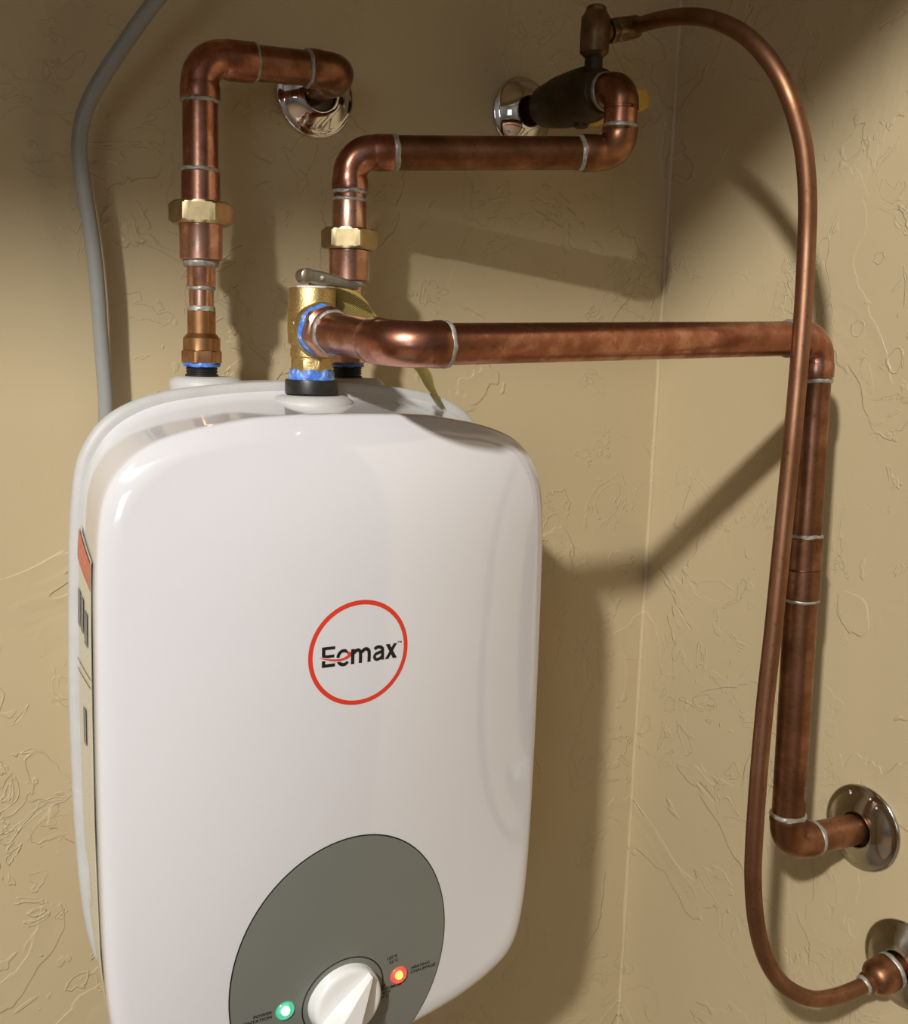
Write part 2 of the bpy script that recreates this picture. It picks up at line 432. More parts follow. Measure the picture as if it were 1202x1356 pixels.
# flat print on the face
def decal(name, polys, m, parent, lift, label=None):
    """polys: lists of (x, z) mm; each is laid on the curved face"""
    bm = bmesh.new()
    for P in polys:
        vs = [bm.verts.new((x, face_y(x, z, lift), z)) for x, z in P]
        try: bm.faces.new(vs)
        except ValueError: pass
    return obj(name, bm, m, parent, 180, label)
def stroke(pts, wd, sub=6, smooth=True):
    """a brushed line as quads; wd number or list (one per point)"""
    P = [Vector((p[0], p[1], (wd[i] if isinstance(wd, (list, tuple)) else wd))) for i, p in enumerate(pts)]
    if smooth and len(P) > 2: P = catmull(P, sub)
    L, Rr = [], []
    for i in range(len(P)):
        a = P[max(i - 1, 0)]; b = P[min(i + 1, len(P) - 1)]
        d = Vector((b.x - a.x, b.y - a.y)); d.normalize(); nrm = Vector((-d.y, d.x)) * (P[i].z / 2)
        L.append((P[i].x + nrm.x, P[i].y + nrm.y)); Rr.append((P[i].x - nrm.x, P[i].y - nrm.y))
    return [[L[i], L[i + 1], Rr[i + 1], Rr[i]] for i in range(len(P) - 1)]
def arc(cx, cz, rx, rz, a0, a1, n=18):
    return [(cx + rx * math.cos(math.radians(a0 + (a1 - a0) * i / n)), cz + rz * math.sin(math.radians(a0 + (a1 - a0) * i / n))) for i in range(n + 1)]
LC = fpx(474.5, 864)
RO = 32.4
ringp = stroke(arc(LC.x + 1.0, LC.z - 0.3, RO - 1.1, RO - 1.7, 0, 360, 72), 2.7, 1, False)
decal('logo_ring', ringp, RED, heater, 0.15, label='red ring of the logo')
# wordmark in its own units: baseline 0, cap height 12.2, x height 9
lo = fpx(425.8, 884.6)
kk = (fpx(524.6, 870.5).x - lo.x) / 49.0
def LW(polys): return [[(lo.x + x * kk, lo.z + z * kk) for x, z in P] for P in polys]
rect = lambda x0, x1, z0, z1: [(x0, z0), (x1, z0), (x1, z1), (x0, z1)]
K = []
K += [rect(0, 2.1, 0, 4.0), rect(0, 2.1, 5.6, 12.3), rect(0, 8.2, 0, 2.0), rect(0, 8.2, 10.5, 12.3), rect(2.0, 7.7, 5.6, 7.4)]
K += stroke(arc(13.5, 4.7, 3.5, 4.2, 30, 176, 16), [1.3] * 4 + [2.0] * 13, 3)
K += stroke(arc(13.5, 4.6, 3.5, 4.2, 206, 322, 14), [2.1] * 11 + [1.8] * 4, 3)
K += [rect(18.3, 20.5, 0, 9.2)]
K += stroke([(20.1, 6.4), (21.2, 7.8), (22.8, 8.2), (24.1, 7.3), (24.5, 5.4), (24.5, 0)], 2.15, 5)
K += stroke([(25.3, 6.4), (26.5, 7.8), (28.2, 8.2), (29.7, 7.3), (30.2, 5.4), (30.2, 0)], 2.15, 5)
K += stroke([(33.8, 7.2), (35.2, 8.2), (37.2, 8.3), (38.8, 7.4), (39.2, 5.8), (39.3, 0.1)], 2.1, 5)
K += stroke([(39.2, 5.2), (36.6, 4.8), (34.5, 4.0), (33.8, 2.5), (34.7, 1.0), (36.4, 0.8), (38.2, 1.6), (39.2, 2.8)], 1.9, 5)
K += [[(40.9, 0), (43.4, 0), (49.3, 9.2), (46.9, 9.2)], [(41.3, 9.2), (44.0, 9.2), (49.3, 0), (46.5, 0)]]
tm = lambda P: [(x * 1.0 + 0.0, z + 0.9) for x, z in P]
K += [tm(q) for q in (rect(49.6, 50.9, 9.0, 9.25), rect(50.1, 50.35, 8.0, 9.2), rect(51.1, 51.35, 8.0, 9.2), rect(52.1, 52.35, 8.0, 9.2), [(51.1, 9.2), (51.4, 9.2), (51.8, 8.2), (51.6, 8.2)], [(52.05, 9.2), (52.35, 9.2), (51.8, 8.2), (51.6, 8.2)])]
decal('logo_lettering', LW(K), INK, heater, 0.15, label='black wordmark Eemax')
sw = [(-1.8, 6.4), (2.7, 4.9), (7.4, 3.9), (11.6, 3.7), (15.0, 4.5), (17.0, 5.8), (17.2, 7.0), (16.2, 7.7)]
decal('logo_gap', LW(stroke(sw[:5], [0.6, 1.6, 2.1, 2.3, 2.2], 6)), WHITE, heater, 0.28)
decal('logo_swoosh', LW(stroke(sw, [0.15, 0.8, 1.15, 1.3, 1.5, 1.8, 1.7, 1.0], 6)), RED, heater, 0.42, label='red swoosh crossing the first letters')

def text(body, x, z, size, m, parent, lift, name='lettering', align='LEFT', bold=0.0, label=None, wide=1.12):
    cu = bpy.data.curves.new('t', 'FONT'); cu.body = body; cu.size = 1; cu.align_x = align; cu.offset = bold; cu.resolution_u = 3
    o = bpy.data.objects.new('t', cu); C.objects.link(o)
    dg = bpy.context.evaluated_depsgraph_get(); me = bpy.data.meshes.new_from_object(o.evaluated_get(dg))
    bpy.data.objects.remove(o); bpy.data.curves.remove(cu)
    bm = bmesh.new(); bm.from_mesh(me); bpy.data.meshes.remove(me)
    for v in bm.verts:
        xx = x + v.co.x * size * wide; zz = z + v.co.y * size
        v.co = Vector((xx, face_y(xx, zz, lift), zz))
    return obj(name, bm, m, parent, 180, label)
def tl(body, px, py, size, align):
    p = fpx(px, py); text(body, p.x, p.z, size, INK, heater, 0.9, 'lettering', align, 0.022, label='black words ' + body)
TS = 3.1
tl('POWER', 359.3, 1341.5, TS, 'RIGHT'); tl('ALIMENTATION', 359.3, 1347.2, TS, 'RIGHT')
tl('125°F', 510.5, 1271.2, TS, 'LEFT'); tl('52°C', 514, 1275.8, TS, 'LEFT')
tl('HEATING', 543, 1283, TS, 'LEFT'); tl('CHAUFFAGE', 542.5, 1288.6, TS, 'LEFT')
tl('MAXIMUM', 502, 1312.7, TS, 'LEFT'); tl('140°F', 501.5, 1318, TS, 'LEFT'); tl('60°C', 501, 1323.2, TS, 'LEFT')

# dial ring print with an arrow head
KC = fpx(454, 1319)
decal('dial_line', stroke(arc(KC.x, KC.z, 28.5, 28.5, -5, 250, 60), 0.85, 1, False) +
      [[(KC.x + 26.6, KC.z - 1.5), (KC.x + 30.6, KC.z - 0.5), (KC.x + 28.3, KC.z - 6.0)]], INK, heater, 0.95, label='black line with arrow round the knob')
# temperature knob
ky = face_y(KC.x, KC.z, 0.7)
kb = rev((KC.x, ky + 1, KC.z), (0, -1, 0), [(0, 24.5), (1.2, 24.8), (2.6, 24.3), (7.0, 23.6), (9.2, 22.9), (10.3, 21.4), (10.7, 19.5), (10.9, 10), (10.9, 0.5)], 72)
knob = obj('temperature_knob', kb, KNOB, heater, 40, label='glossy white round knob')
# grip: a wedge, narrow tip at the upper right, broad end at the lower left
ang = math.radians(52); du = Vector((math.cos(ang), 0, math.sin(ang))); dv = Vector((-math.sin(ang), 0, math.cos(ang)))
prof = [(-27, 8.5), (-24, 9.6), (-14, 9.2), (-4, 7.6), (8, 4.6), (18, 1.8), (22.5, 0.4)]
bm = bmesh.new(); rings = []
for h, sc, sh in ((10.0, 1.14, 0), (21.5, 1.02, 0), (24.0, 0.93, 0), (24.8, 0.80, 0)):
    P = []
    for u_, wv in prof: P.append((u_ * (1 if h < 12 else .985), wv * sc))
    for u_, wv in reversed(prof): P.append((u_ * (1 if h < 12 else .985), -wv * sc))
    hh = lambda u_: 10 + (h - 10) * (0.30 + 0.70 * min(1, (24 - u_) / 34))
    rings.append([Vector((KC.x, ky + 1 - hh(u_), KC.z)) + du * u_ + dv * wv for u_, wv in P])
rings_to_bm(bm, rings)
obj('grip', bm, KNOB, knob, 28)
rv_ = rev(Vector((KC.x, ky + 1 - 10.8, KC.z)) + du * 20 - dv * 4.5, (0, -1, 0), [(0, 1.2), (0.6, 1.1), (1.0, 0.6)], 16)
obj('pointer_mark', rv_, KNOB, knob, 60)
# indicator lamps
def lamp(px, py, lens, core, label):
    p = fpx(px, py); y = face_y(p.x, p.z, 0.7)
    o = obj('indicator_lamp', rev((p.x, y + 0.5, p.z), (0, -1, 0), [(0, 6.2), (1.5, 6.1), (2.0, 5.4), (1.5, 4.8), (1.2, 4.5), (1.2, 0.3)], 40), lens, heater, 60, label)
    obj('lamp_lens', rev((p.x, y + 0.5, p.z), (0, -1, 0), [(0.8, 2.9), (2.6, 2.7), (3.6, 2.0), (4.1, 1.0), (4.2, 0.2)], 32), core, o, 60)
lamp(376.5, 1336.5, LED_G, LED_GC, 'lit green lamp marked power')
lamp(526.5, 1289.5, LED_R, LED_RC, 'lit red lamp marked heating')

# printed warning label on the left flank
A, B = outline(RIM, -1.0), outline(FACE, 0)
def flank(y, z):
    t = ((-107.5 - y) / 58.5)
    def half(keys):
        for (x0, z0), (x1, z1) in zip(keys, keys[1:]):
            if z1 <= z <= z0 and z0 != z1: return x0 + (x1 - x0) * (z - z0) / (z1 - z0)
        return keys[-1][0]
    r = half([(x * (1 - 4.2 / 149), z_) for x, z_ in RIM]); f = half(FACE)
    return CX - (r + (f - r) * t ** 0.45)
def flank_patch(name, y0, y1, z0, z1, lift, m, parent, label=None, nz=24, ny=4):
    bm = bmesh.new(); uvl = bm.loops.layers.uv.new('uv'); rows = []
    for i in range(nz + 1):
        z = z0 + (z1 - z0) * i / nz
        row = []
        for j in range(ny + 1):
            yy = y0 + (y1 - y0) * j / ny; zz = z - 15 * ((-112 - yy) / 48) * max(0.0, 1 - (-286 - z) / 90)
            row.append((bm.verts.new((flank(yy, zz) - lift, yy, zz)), (j / ny, i / nz)))
        rows.append(row)
    for i in range(nz):
        for j in range(ny):
            q = (rows[i][j], rows[i][j + 1], rows[i + 1][j + 1], rows[i + 1][j])
            f = bm.faces.new([a[0] for a in q])
            for l, a in zip(f.loops, q): l[uvl].uv = a[1]
    return obj(name, bm, m, parent, 180, label)
wl = flank_patch('warning_label', -114, -160, -286, -556, 0.6, LABEL, heater, label='cream printed warning label with a red band')
flank_patch('red_band', -115, -159, -288, -306, 1.30, plain('faded_red_print', (0.55, 0.16, 0.10), 0.4, var=0.2, nscale=300), wl, nz=3)
flank_patch('label_margin', -157.5, -160.5, -286, -560, 1.20, plain('cream_margin', (0.70, 0.66, 0.52), 0.4), wl)
for z in (-366, -372): flank_patch('ruled_line', -115, -158, z, z - 0.7, 1.35, INK, wl, nz=1)
for z, y0, y1 in ((-322, -118, -128), (-322, -130, -138), (-326, -141, -150), (-390, -134, -142)):
    flank_patch('heading_print', y0, y1, z, z - 22, 1.32, plain('grey_print', (0.20, 0.20, 0.19), 0.5, var=0.4, nscale=500), wl, nz=3)

# grommets on the top of the tank and the black threaded nipples
XI, XO, YP = -105.0, 0.0, -60.0
XT, YT = -52.0, -116.0
def grommet(x, y, z, r, m=RUBBER):
    bm = rev((x, y, z), (0, 0, 1), [(-6, r - 1), (0, r), (2.2, r - 0.4), (4.4, r - 2.4), (5.6, r - 5.4), (5.8, r * 0.5)], 64)
    return obj('grommet', bm, m, heater, 50)
g = grommet(XI + 3, YP, -209.5, 24); g2 = grommet(XO + 3, YP, -209.5, 24)
g3 = obj('grommet', rev((XT, YT, -221), (0, 0, 1), [(-6, 25), (0, 27.2), (2.5, 27.4), (5.5, 26.2), (7.8, 22.5), (8.6, 19), (8.2, 16)], 72), RUBBER, heater, 50)
def nipple(x, y, z0, z1, r):
    P = [(0, r + 0.5), (0.4 * (z1 - z0), r + 0.5), (0.45 * (z1 - z0), r - 0.6)]
    t = 0.5 * (z1 - z0)
    while t < (z1 - z0) - 0.7:
        P += [(t, r - 0.6), (t + 0.5, r + 0.1), (t + 1.0, r + 0.1), (t + 1.5, r - 0.6)]; t += 1.8
    P.append((z1 - z0, r - 0.8))
    return obj('threaded_nipple', rev((x, y, z0), (0, 0, 1), P, 48), BLACK, heater, 35, label='black plastic threaded nipple')
nipple(XI, YP, -207.5, -195, 10.2); nipple(XO, YP, -207.5, -195, 10.2)
obj('tank_collar', rev((XT, YT, -212), (0, 0, 1), [(0, 16.2), (0.6, 16.8), (8.2, 16.8), (9.2, 16.3), (9.4, 13)], 56, jit=0.25, seed=4), BLACK, heater, 35, label='black plastic collar under the brass valve')

# ------------------------------------------------------------------ risers
def zi(py): return on(267, py, 1, YP).z      # heights read at the inlet riser
def zo(py): return on(462, py, 1, YP).z      # and at the outlet riser
def lower_stack(x, Z, th):
    """union and transition fittings below the nut, Z(i) turns list positions into heights"""
    (paste_b, hex_b, hex_t, cyl_t, hub_b, hub_t, s1_t, pipe_t, s2_t, red_t, ring_t, body_t) = Z
    up = (0, 0, 1)
    obj('thread_paste', rev((x, YP, paste_b), up, [(0, 9.5), (0.3, 11.6), (1.6, 12.0), (2.8, 11.4), (3.0, 9.5)], 48, jit=0.6, seed=x), PASTE, th, 50, 'blue thread paste')
    L = hub_t - hex_b
    P = [(0, 12.6, 6, 12.3), (0.8, 13.3, 6, 12.9), (hex_t - hex_b - .8, 13.3, 6, 12.9), (hex_t - hex_b, 12.8, 6, 12.1), (hex_t - hex_b + .2, 11.9), (cyl_t - hex_b, 11.9), (hub_b - hex_b, 9.3), (hub_b - hex_b + .3, 9.0), (L, 9.0)]
    obj('adapter', rev((x, YP, hex_b), up, P, 60, rot=0.35), FIT_BROWN if x < -50 else COPPER_BRIGHT, th, 30)
    obj('solder_joint', solder((x, YP, (hub_t + s1_t) / 2), up, 8.4, abs(s1_t - hub_t), 1 + x), SOLDER, th, 60)
    obj('pipe', pipe((x, YP, hub_t - 1), (x, YP, s2_t + 1), 7.95), COPPER_BRIGHT, th)
    obj('solder_joint', solder((x, YP, (pipe_t + s2_t) / 2), up, 8.4, abs(s2_t - pipe_t), 2 + x), SOLDER, th, 60)
    obj('reducer', rev((x, YP, s2_t), up, [(0, 8.8), (0.5, 9.1), (red_t - s2_t - 2, 9.1), (red_t - s2_t, 9.6), (red_t - s2_t + 2, 11)], 48), COPPER_BRIGHT, th)
    obj('solder_joint', solder((x, YP, (red_t + ring_t) / 2), up, 11.0, 3.6, 3 + x), SOLDER, th, 60)
    H = body_t - ring_t
    obj('union_body', rev((x, YP, ring_t), up, [(0, 12.2), (0.6, 13.4), (H - 2, 13.6), (H - 1, 13.9), (H, 13.9)], 56), COPPER_BRIGHT, th)
def nut(x, z0, z1, r, th, rot):
    h = z1 - z0; ri = r * math.cos(math.pi / 6)
    P = [(0, r, 6, ri * 1.0), (1.2, r, 6, ri * 1.09), (2.0, r, 6), (h - 2.0, r, 6), (h - 1.2, r, 6, ri * 1.09), (h, r, 6, ri * 0.99), (h + 0.05, 12)]
    return obj('union_nut', rev((x, YP, z0), (0, 0, 1), P, 96, rot=rot), BRASS_NUT, th, 22, 'hexagonal brass union nut')

up = Vector((0, 0, 1)); xr = Vector((1, 0, 0)); bk = Vector((0, 1, 0))
inlet = thing('copper_riser', (XI, YP, -195), 'left copper riser with brass union nut, elbowed across to a chrome wall flange', 'pipe')
lower_stack(XI, [zi(q) for q in (486, 481, 464, 448, 442, 412, 406, 384, 380, 352, 345, 298)], inlet)
nut(XI, zi(298), zi(268), 20.2, inlet, math.radians(8))
E1 = Vector((XI, YP, on(265, 76, 1, YP).z)); E2 = Vector((-7, YP, 0.5))
hubL = 27
obj('union_tail', rev((XI, YP, zi(270)), up, [(0, 12.2), (zi(229) - zi(270), 12.1), (zi(228) - zi(270), 11.6)], 48), COPPER, inlet)
obj('solder_joint', solder((XI, YP, zi(226)), up, 11.5, 2.2, 11), SOLDER, inlet, 60)
obj('pipe', pipe((XI, YP, zi(228)), (XI, YP, zi(130)), 11.1), COPPER, inlet)
obj('solder_joint', solder((XI, YP, zi(134)), up, 11.7, 2.2, 12), SOLDER, inlet, 60)
d = (E2 - E1).normalized()
obj('elbow', elbow(E1, -up, d, E1.z - zi(132), 35, 15, 11.9, .6), COPPER, inlet, 50)
obj('solder_joint', solder(E1 + d * 35.5, d, 11.8, 2.2, 13), SOLDER, inlet, 60)
obj('pipe', pipe(E1 + d * 33, E2 - d * 22, 11.1), COPPER_DULL, inlet)
obj('solder_joint', solder(E2 - d * 25.5, d, 11.8, 2.4, 14), SOLDER, inlet, 60)
W1 = Vector((-2.5, 0, 0)); d2 = (W1 - E2).normalized()
obj('elbow', elbow(E2, -d, d2, 25, 25, 14, 11.9, .6), COPPER_DULL, inlet, 50)
obj('wall_stub', pipe(E2 + d2 * 22, W1 + d2 * 3, 11.1), COPPER_DULL, inlet)

outlet = thing('copper_riser', (XO, YP, -195), 'shorter copper riser behind the brass valve, elbowed right to the dark shutoff valve', 'pipe')
lower_stack(XO, [zo(q) for q in (486, 481, 464, 448, 442, 420, 414, 400, 396, 379, 372, 332)], outlet)
nut(XO, zo(331), zo(303), 19.8, outlet, math.radians(-3))
E3 = Vector((XO, YP, on(462, 202, 1, YP).z))
E4 = on(822, 203.5, 1, -117); E4 = Vector((188.5, -117, E4.z))
E5 = Vector((188.5, -117, 9.0))
obj('union_tail', rev((XO, YP, zo(305)), up, [(0, 11.7), (zo(267) - zo(305), 11.7), (zo(266) - zo(305), 11.4)], 48), COPPER_BRIGHT, outlet)
obj('solder_joint', solder((XO, YP, zo(265)), up, 11.3, 2.4, 21), SOLDER, outlet, 60)
obj('pipe', pipe((XO, YP, zo(266)), (XO, YP, zo(248)), 11.1), COPPER, outlet)
obj('solder_joint', solder((XO, YP, zo(254)), up, 11.5, 2.6, 22), SOLDER, outlet, 60)
d = (E4 - E3).normalized()
obj('elbow', elbow(E3, -up, d, E3.z - zo(252), 29, 15, 11.8, .6), COPPER, outlet, 50)
obj('solder_joint', solder(E3 + d * 31, d, 11.6, 4.0, 23), SOLDER, outlet, 60)
obj('pipe', pipe(E3 + d * 28, E4 - d * 26, 11.6), COPPER_DULL, outlet)
obj('solder_joint', solder(E4 - d * 30, d, 12.2, 3.2, 24), SOLDER, outlet, 60)
obj('elbow', elbow(E4, -d, up, 29, 16.5, 14.5, 12.6, .6), COPPER_DULL, outlet, 50)
obj('solder_joint', solder(E4 + up * 18, up, 12.2, 4.0, 25), SOLDER, outlet, 60)
obj('pipe', pipe(E4 + up * 16, E5 - up * 12, 12.0), COPPER, outlet, label='blotched copper stub between two elbows')
obj('elbow', elbow(E5, -up, bk, 14.2, 17, 12.5, 12.6, .4), COPPER_DULL, outlet, 50)
obj('solder_joint', solder(E5 + bk * 18.5, bk, 13.6, 4.0, 26), SOLDER, outlet, 60)

# ------------------------------------------------------------------ brass relief valve on the tank
valve = thing('relief_valve', (XT, YT, -205), 'brass relief valve with blue thread paste and small steel lever', 'valve')
def zt(py): return on(414, py, 1, YT).z
P = [(zt(500), 12.4), (zt(494), 13.6), (zt(487), 13.9, 8), (zt(478), 13.9, 8), (zt(476), 12.9), (zt(474), 12.9), (zt(473), 13.6), (zt(463), 13.6), (zt(461), 13.0), (zt(458), 13.0),
     (zt(455), 15.0), (zt(440), 15.4), (zt(412), 15.4), (zt(408), 15.0), (zt(405), 14.6), (zt(384), 14.8), (zt(382), 14.3), (zt(381.5), 11), (zt(383), 9)]
z0 = P[0][0]
obj('valve_body', rev((XT, YT, z0), up, [(s[0] - z0, *s[1:]) for s in P], 72), BRASS, valve, 40)
obj('thread_paste', rev((XT, YT, zt(508)), up, [(0, 13.6), (0.6, 15.0), (3, 14.8), (5, 14.2), (7.5, 13.9), (9, 13.2)], 60, jit=1.3, seed=7), PASTE, valve, 60, 'smeared blue thread paste')
ZO = -171.0
dd = (Vector((-52, -231, -178.5)) - Vector((-52, -135, ZO))).normalized()
o0 = Vector((XT, YT - 2, ZO))
obj('side_port', rev(o0 - dd * 4, dd, [(0, 13.5), (6, 15.2), (9.5, 15.4), (12, 17.0), (16.5, 17.4), (17.6, 16.9), (17.6, 13)], 64), BRASS, valve, 40)
obj('thread_paste', rev(o0 + dd * 13, dd, [(0, 14.5), (0.5, 16.3), (2.4, 16.1), (3.6, 14.9), (3.8, 13)], 60, jit=0.9, seed=17), PASTE, valve, 60, 'blue thread paste on the side port')
obj('brass_lug', rev((XT - 12, YT - 3, zt(433)), (-1, -0.2, 0), [(0, 4.5), (3.5, 4.2), (4.2, 3.6), (4.3, 1)], 24), BRASS, valve, 40)
obj('white_washer', rev((XT, YT, zt(383)), up, [(0, 10), (1.6, 10), (1.9, 9.4), (1.9, 2)], 40), PAPER_W, valve, 40, 'white washer under the lever')
obj('lever_stem', rev((XT, YT, zt(381)), up, [(0, 2.2), (7, 2.2)], 20), STEEL, valve, 40)
# lever: a bent steel strap, round at the left end
la = on(404, 366, 1, YT - 2); lb = on(474, 380, 1, YT - 10)
def strap(pts, hs, ths, name, m, parent):
    bm = bmesh.new(); rings = []
    P = [Vector(p) for p in pts]
    for i, p in enumerate(P):
        t = (P[min(i + 1, len(P) - 1)] - P[max(i - 1, 0)]).normalized(); n_ = Vector((0, 0, 1)).cross(t).normalized(); v_ = t.cross(n_)
        h, tk = hs[i] / 2, ths[i] / 2; ring = []
        for k in range(16):
            a = 2 * math.pi * k / 16 + 0.2; ca, sa = math.cos(a), math.sin(a)
            ring.append(p + n_ * tk * math.copysign(abs(ca) ** .5, ca) + v_ * h * math.copysign(abs(sa) ** .6, sa))
        rings.append(ring)
    rings_to_bm(bm, rings); return obj(name, bm, m, parent, 40)
lv = strap([lerp(la, lb, t) + Vector((0, 0, 0.9 * math.sin(t * 3.1))) for t in (0, .04, .12, .3, .5, .75, .95, 1)], [5, 7.5, 9, 8.6, 7.6, 5.6, 4.6, 3.6], [6, 8, 8, 7, 6.5, 6, 5, 4], 'lever', STEEL, valve)
obj('lever_hinge', rev(la + Vector((0, -5.5, 0.3)), (0, 1, 0), [(0, 3.6), (0.8, 4.6), (10.2, 4.6), (11, 3.6)], 24), STEEL, valve, 40)
obj('rivet', rev(lerp(la, lb, .28) + Vector((0, -4.0, 0.8)), (0, -1, 0), [(-1, 1.6), (0.4, 1.4), (0.9, .7)], 16), SOLDER, lv, 60)

# warning tag: a thin printed ribbon of metal foil, hanging from under the lever
EA = [(436, 381), (455, 382), (472, 387), (486, 400), (500, 421), (528, 455), (567, 488), (576, 514), (587, 537)]
EB = [(436, 404), (448, 412), (466, 428), (484, 440), (506, 458), (530, 478), (549, 489), (564, 513), (584, 537)]
ys = [-110, -110, -110, -109, -109, -109, -110, -112, -116]
A_ = catmull([on(a[0], a[1], 1, y) for a, y in zip(EA, ys)], 6)
B_ = catmull([on(b_[0], b_[1], 1, y - 8) for b_, y in zip(EB, ys)], 6)
bm = bmesh.new(); uvl = bm.loops.layers.uv.new('uv'); nj = 6
top = []; bot = []
for i, (a, b_) in enumerate(zip(A_, B_)):
    nrm = Vector((0, -0.3, 0))
    top.append([bm.verts.new(a.lerp(b_, j / nj) + Vector((0, 1.2 * math.sin(math.pi * j / nj), 0)) + nrm) for j in range(nj + 1)])
    bot.append([bm.verts.new(a.lerp(b_, j / nj) + Vector((0, 1.2 * math.sin(math.pi * j / nj), 0)) - nrm * 0.3) for j in range(nj + 1)])
for rows in (top, bot):
    for i in range(len(rows) - 1):
        for j in range(nj):
            f = bm.faces.new((rows[i][j], rows[i + 1][j], rows[i + 1][j + 1], rows[i][j + 1]))
            for l, (ii, jj) in zip(f.loops, ((i, j), (i + 1, j), (i + 1, j + 1), (i, j + 1))): l[uvl].uv = (ii / 48, jj / nj)
tg = obj('warning_tag', bm, TAG, None, 180)
tag(tg, 'yellow foil warning tag with fine black print curling behind the discharge pipe', 'tag')

# ------------------------------------------------------------------ discharge pipe
D1 = Vector((-52, -231, -179.0)); X2 = 270.0
D2 = on(1080, 462, 0, X2); D2.z = -166.0
D3 = on(1041, 1118, 0, X2)
dis = thing('discharge_pipe', D3, 'long copper pipe running right from the brass valve then down the right wall', 'pipe')
s0 = o0 + dd * 16.5
dL = (D1 - s0).normalized(); LL = (D1 - s0).length
obj('adapter', rev(s0, dL, [(0, 16.4, 6, 15.0), (1, 17.0, 6, 15.9), (6.2, 17.0, 6, 15.6), (7.2, 16.4, 6, 14.4), (8, 13.2), (12, 13.0)], 60, rot=.3), COPPER_BRIGHT, dis, 30)
obj('solder_joint', solder(s0 + dL * 13, dL, 13.1, 2.2, 31), SOLDER, dis, 60)
obj('pipe', rev(s0 + dL * 12, dL, [(0, 12.4), (14, 12.4), (15.5, 12.1), (LL - 12 - 30, 12.1), (LL - 12 - 25, 12.1)], 48), COPPER, dis, 30)
dH = (D2 - D1).normalized(); dV = (D3 - D2).normalized()
obj('elbow', elbow(D1, -dL, dH, 30, 27, 19, 12.7, .5), COPPER, dis, 50)
obj('solder_joint', solder(D1 + dH * 28, dH, 12.7, 3.0, 32), SOLDER, dis, 60)
obj('pipe', pipe(D1 + dH * 26, D2 - dH * 22, 11.6, 48), COPPER, dis)
obj('solder_joint', solder(D2 - dH * 27, dH, 12.3, 3.6, 33), SOLDER, dis, 60)
obj('elbow', elbow(D2, -dH, dV, 25, 27, 15, 12.3, .6), COPPER, dis, 50)
obj('solder_joint', solder(D2 + dV * 29, dV, 11.9, 2.4, 34), SOLDER, dis, 60)
LV = (D3 - D2).length
def tv(px, py): # distance down the vertical pipe
    return (on(px, py, 0, X2) - D2).dot(dV)
c0, cm, c1 = tv(1063, 710), tv(1060, 753), tv(1057, 792)
obj('pipe', pipe(D2 + dV * 26, D2 + dV * (c0 + 4), 11.3), COPPER_DULL, dis)
obj('coupling', rev(D2 + dV * c0, dV, [(0, 12.2), (.8, 12.8), (cm - c0 - .7, 12.8), (cm - c0 - .2, 12.1), (cm - c0 + .5, 12.8), (c1 - c0 - .8, 12.8), (c1 - c0, 12.2)], 48), COPPER_DULL, dis)
obj('solder_joint', solder(D2 + dV * (c0 - 0.6), dV, 12.0, 2.4, 35), SOLDER, dis, 60)
obj('solder_joint', solder(D2 + dV * (c1 + 0.6), dV, 12.0, 2.4, 36), SOLDER, dis, 60)
obj('pipe', pipe(D2 + dV * (c1 - 4), D3 - dV * 20, 11.8), COPPER_DULL, dis)
e_l = 22.0
obj('solder_joint', solder(D3 - dV * (e_l + 0.8), dV, 12.6, 2.8, 37), SOLDER, dis, 60)
W3 = on(1143, 1095, 0, XR); dS = (W3 - D3).normalized()
obj('elbow', elbow(D3, -dV, dS, e_l, 25, 15, 12.6, .6), COPPER_DULL, dis, 50)
obj('solder_joint', solder(D3 + dS * 27, dS, 12.3, 3.6, 38), SOLDER, dis, 60)
obj('wall_stub', pipe(D3 + dS * 23, W3 + dS * 3, 11.7), COPPER_DULL, dis)

# ------------------------------------------------------------------ chrome wall flanges
def flange(c, axis, r, hole, h, m, label):
    t = thing('wall_flange', c, label, 'pipe flange')
    a = Vector(axis).normalized()
    P = [(0, r * .985), (1.4, r), (2.4, r * .985), (3.0, r * .94), (3.3, r * .88)]
    for i in range(1, 9):
        q = i / 8; rr = r * .88 + (hole + 1.6 - r * .88) * q
        P.append((3.3 + (h - 3.3) * (math.sin(q * math.pi / 2) * .55 + q * .45), rr))
    P += [(h + .2, hole + .8), (h - .6, hole), (h - 5, hole)]
    bm = rev(c, a, P, 96, cap=False); o = obj('dished_plate', bm, m, t, 60)
    return t
flange((-0.5, -0.2, -3), (0, -1, 0), 30.2, 12.6, 11, CHROME, 'round mirror-bright chrome flange on the back wall behind the left riser elbow')
fp = on(690, 151, 1, 0)
flange(fp + Vector((0, -0.2, 0)), (0, -1, 0), 28.6, 11, 13, CHROME, 'round chrome flange on the back wall behind the dark shutoff valve')
flange(W3 + Vector((-0.2, 0, 0)), (-1, 0, 0), 33, 12.8, 10, CHROME_W, 'worn chrome flange with white specks on the right wall, the upper of two')
bm = bmesh.new(); random.seed(5)
up_fl = [o for o in C.objects if o.name.startswith('wall_flange')][-1]
for k in range(11):
    yy = W3.y + random.uniform(-14, 12); zz = W3.z + random.uniform(17, 27)
    bm_s = random.uniform(0.4, 1.1)
    bmesh.ops.create_icosphere(bm, subdivisions=1, radius=bm_s, matrix=Matrix.Translation(Vector((XR - 5.4 + 0.12 * ((zz - W3.z) - 20), yy, zz))))
obj('plaster_specks', bm, PAPER_W, up_fl, 60, 'white plaster specks')
W4 = on(1197, 1276, 0, XR)
flange(W4 + Vector((-0.2, 0, 0)), (-1, 0, 0), 33, 11.5, 10, CHROME_W, 'worn chrome flange on the right wall cut by the photo edge, below the other')

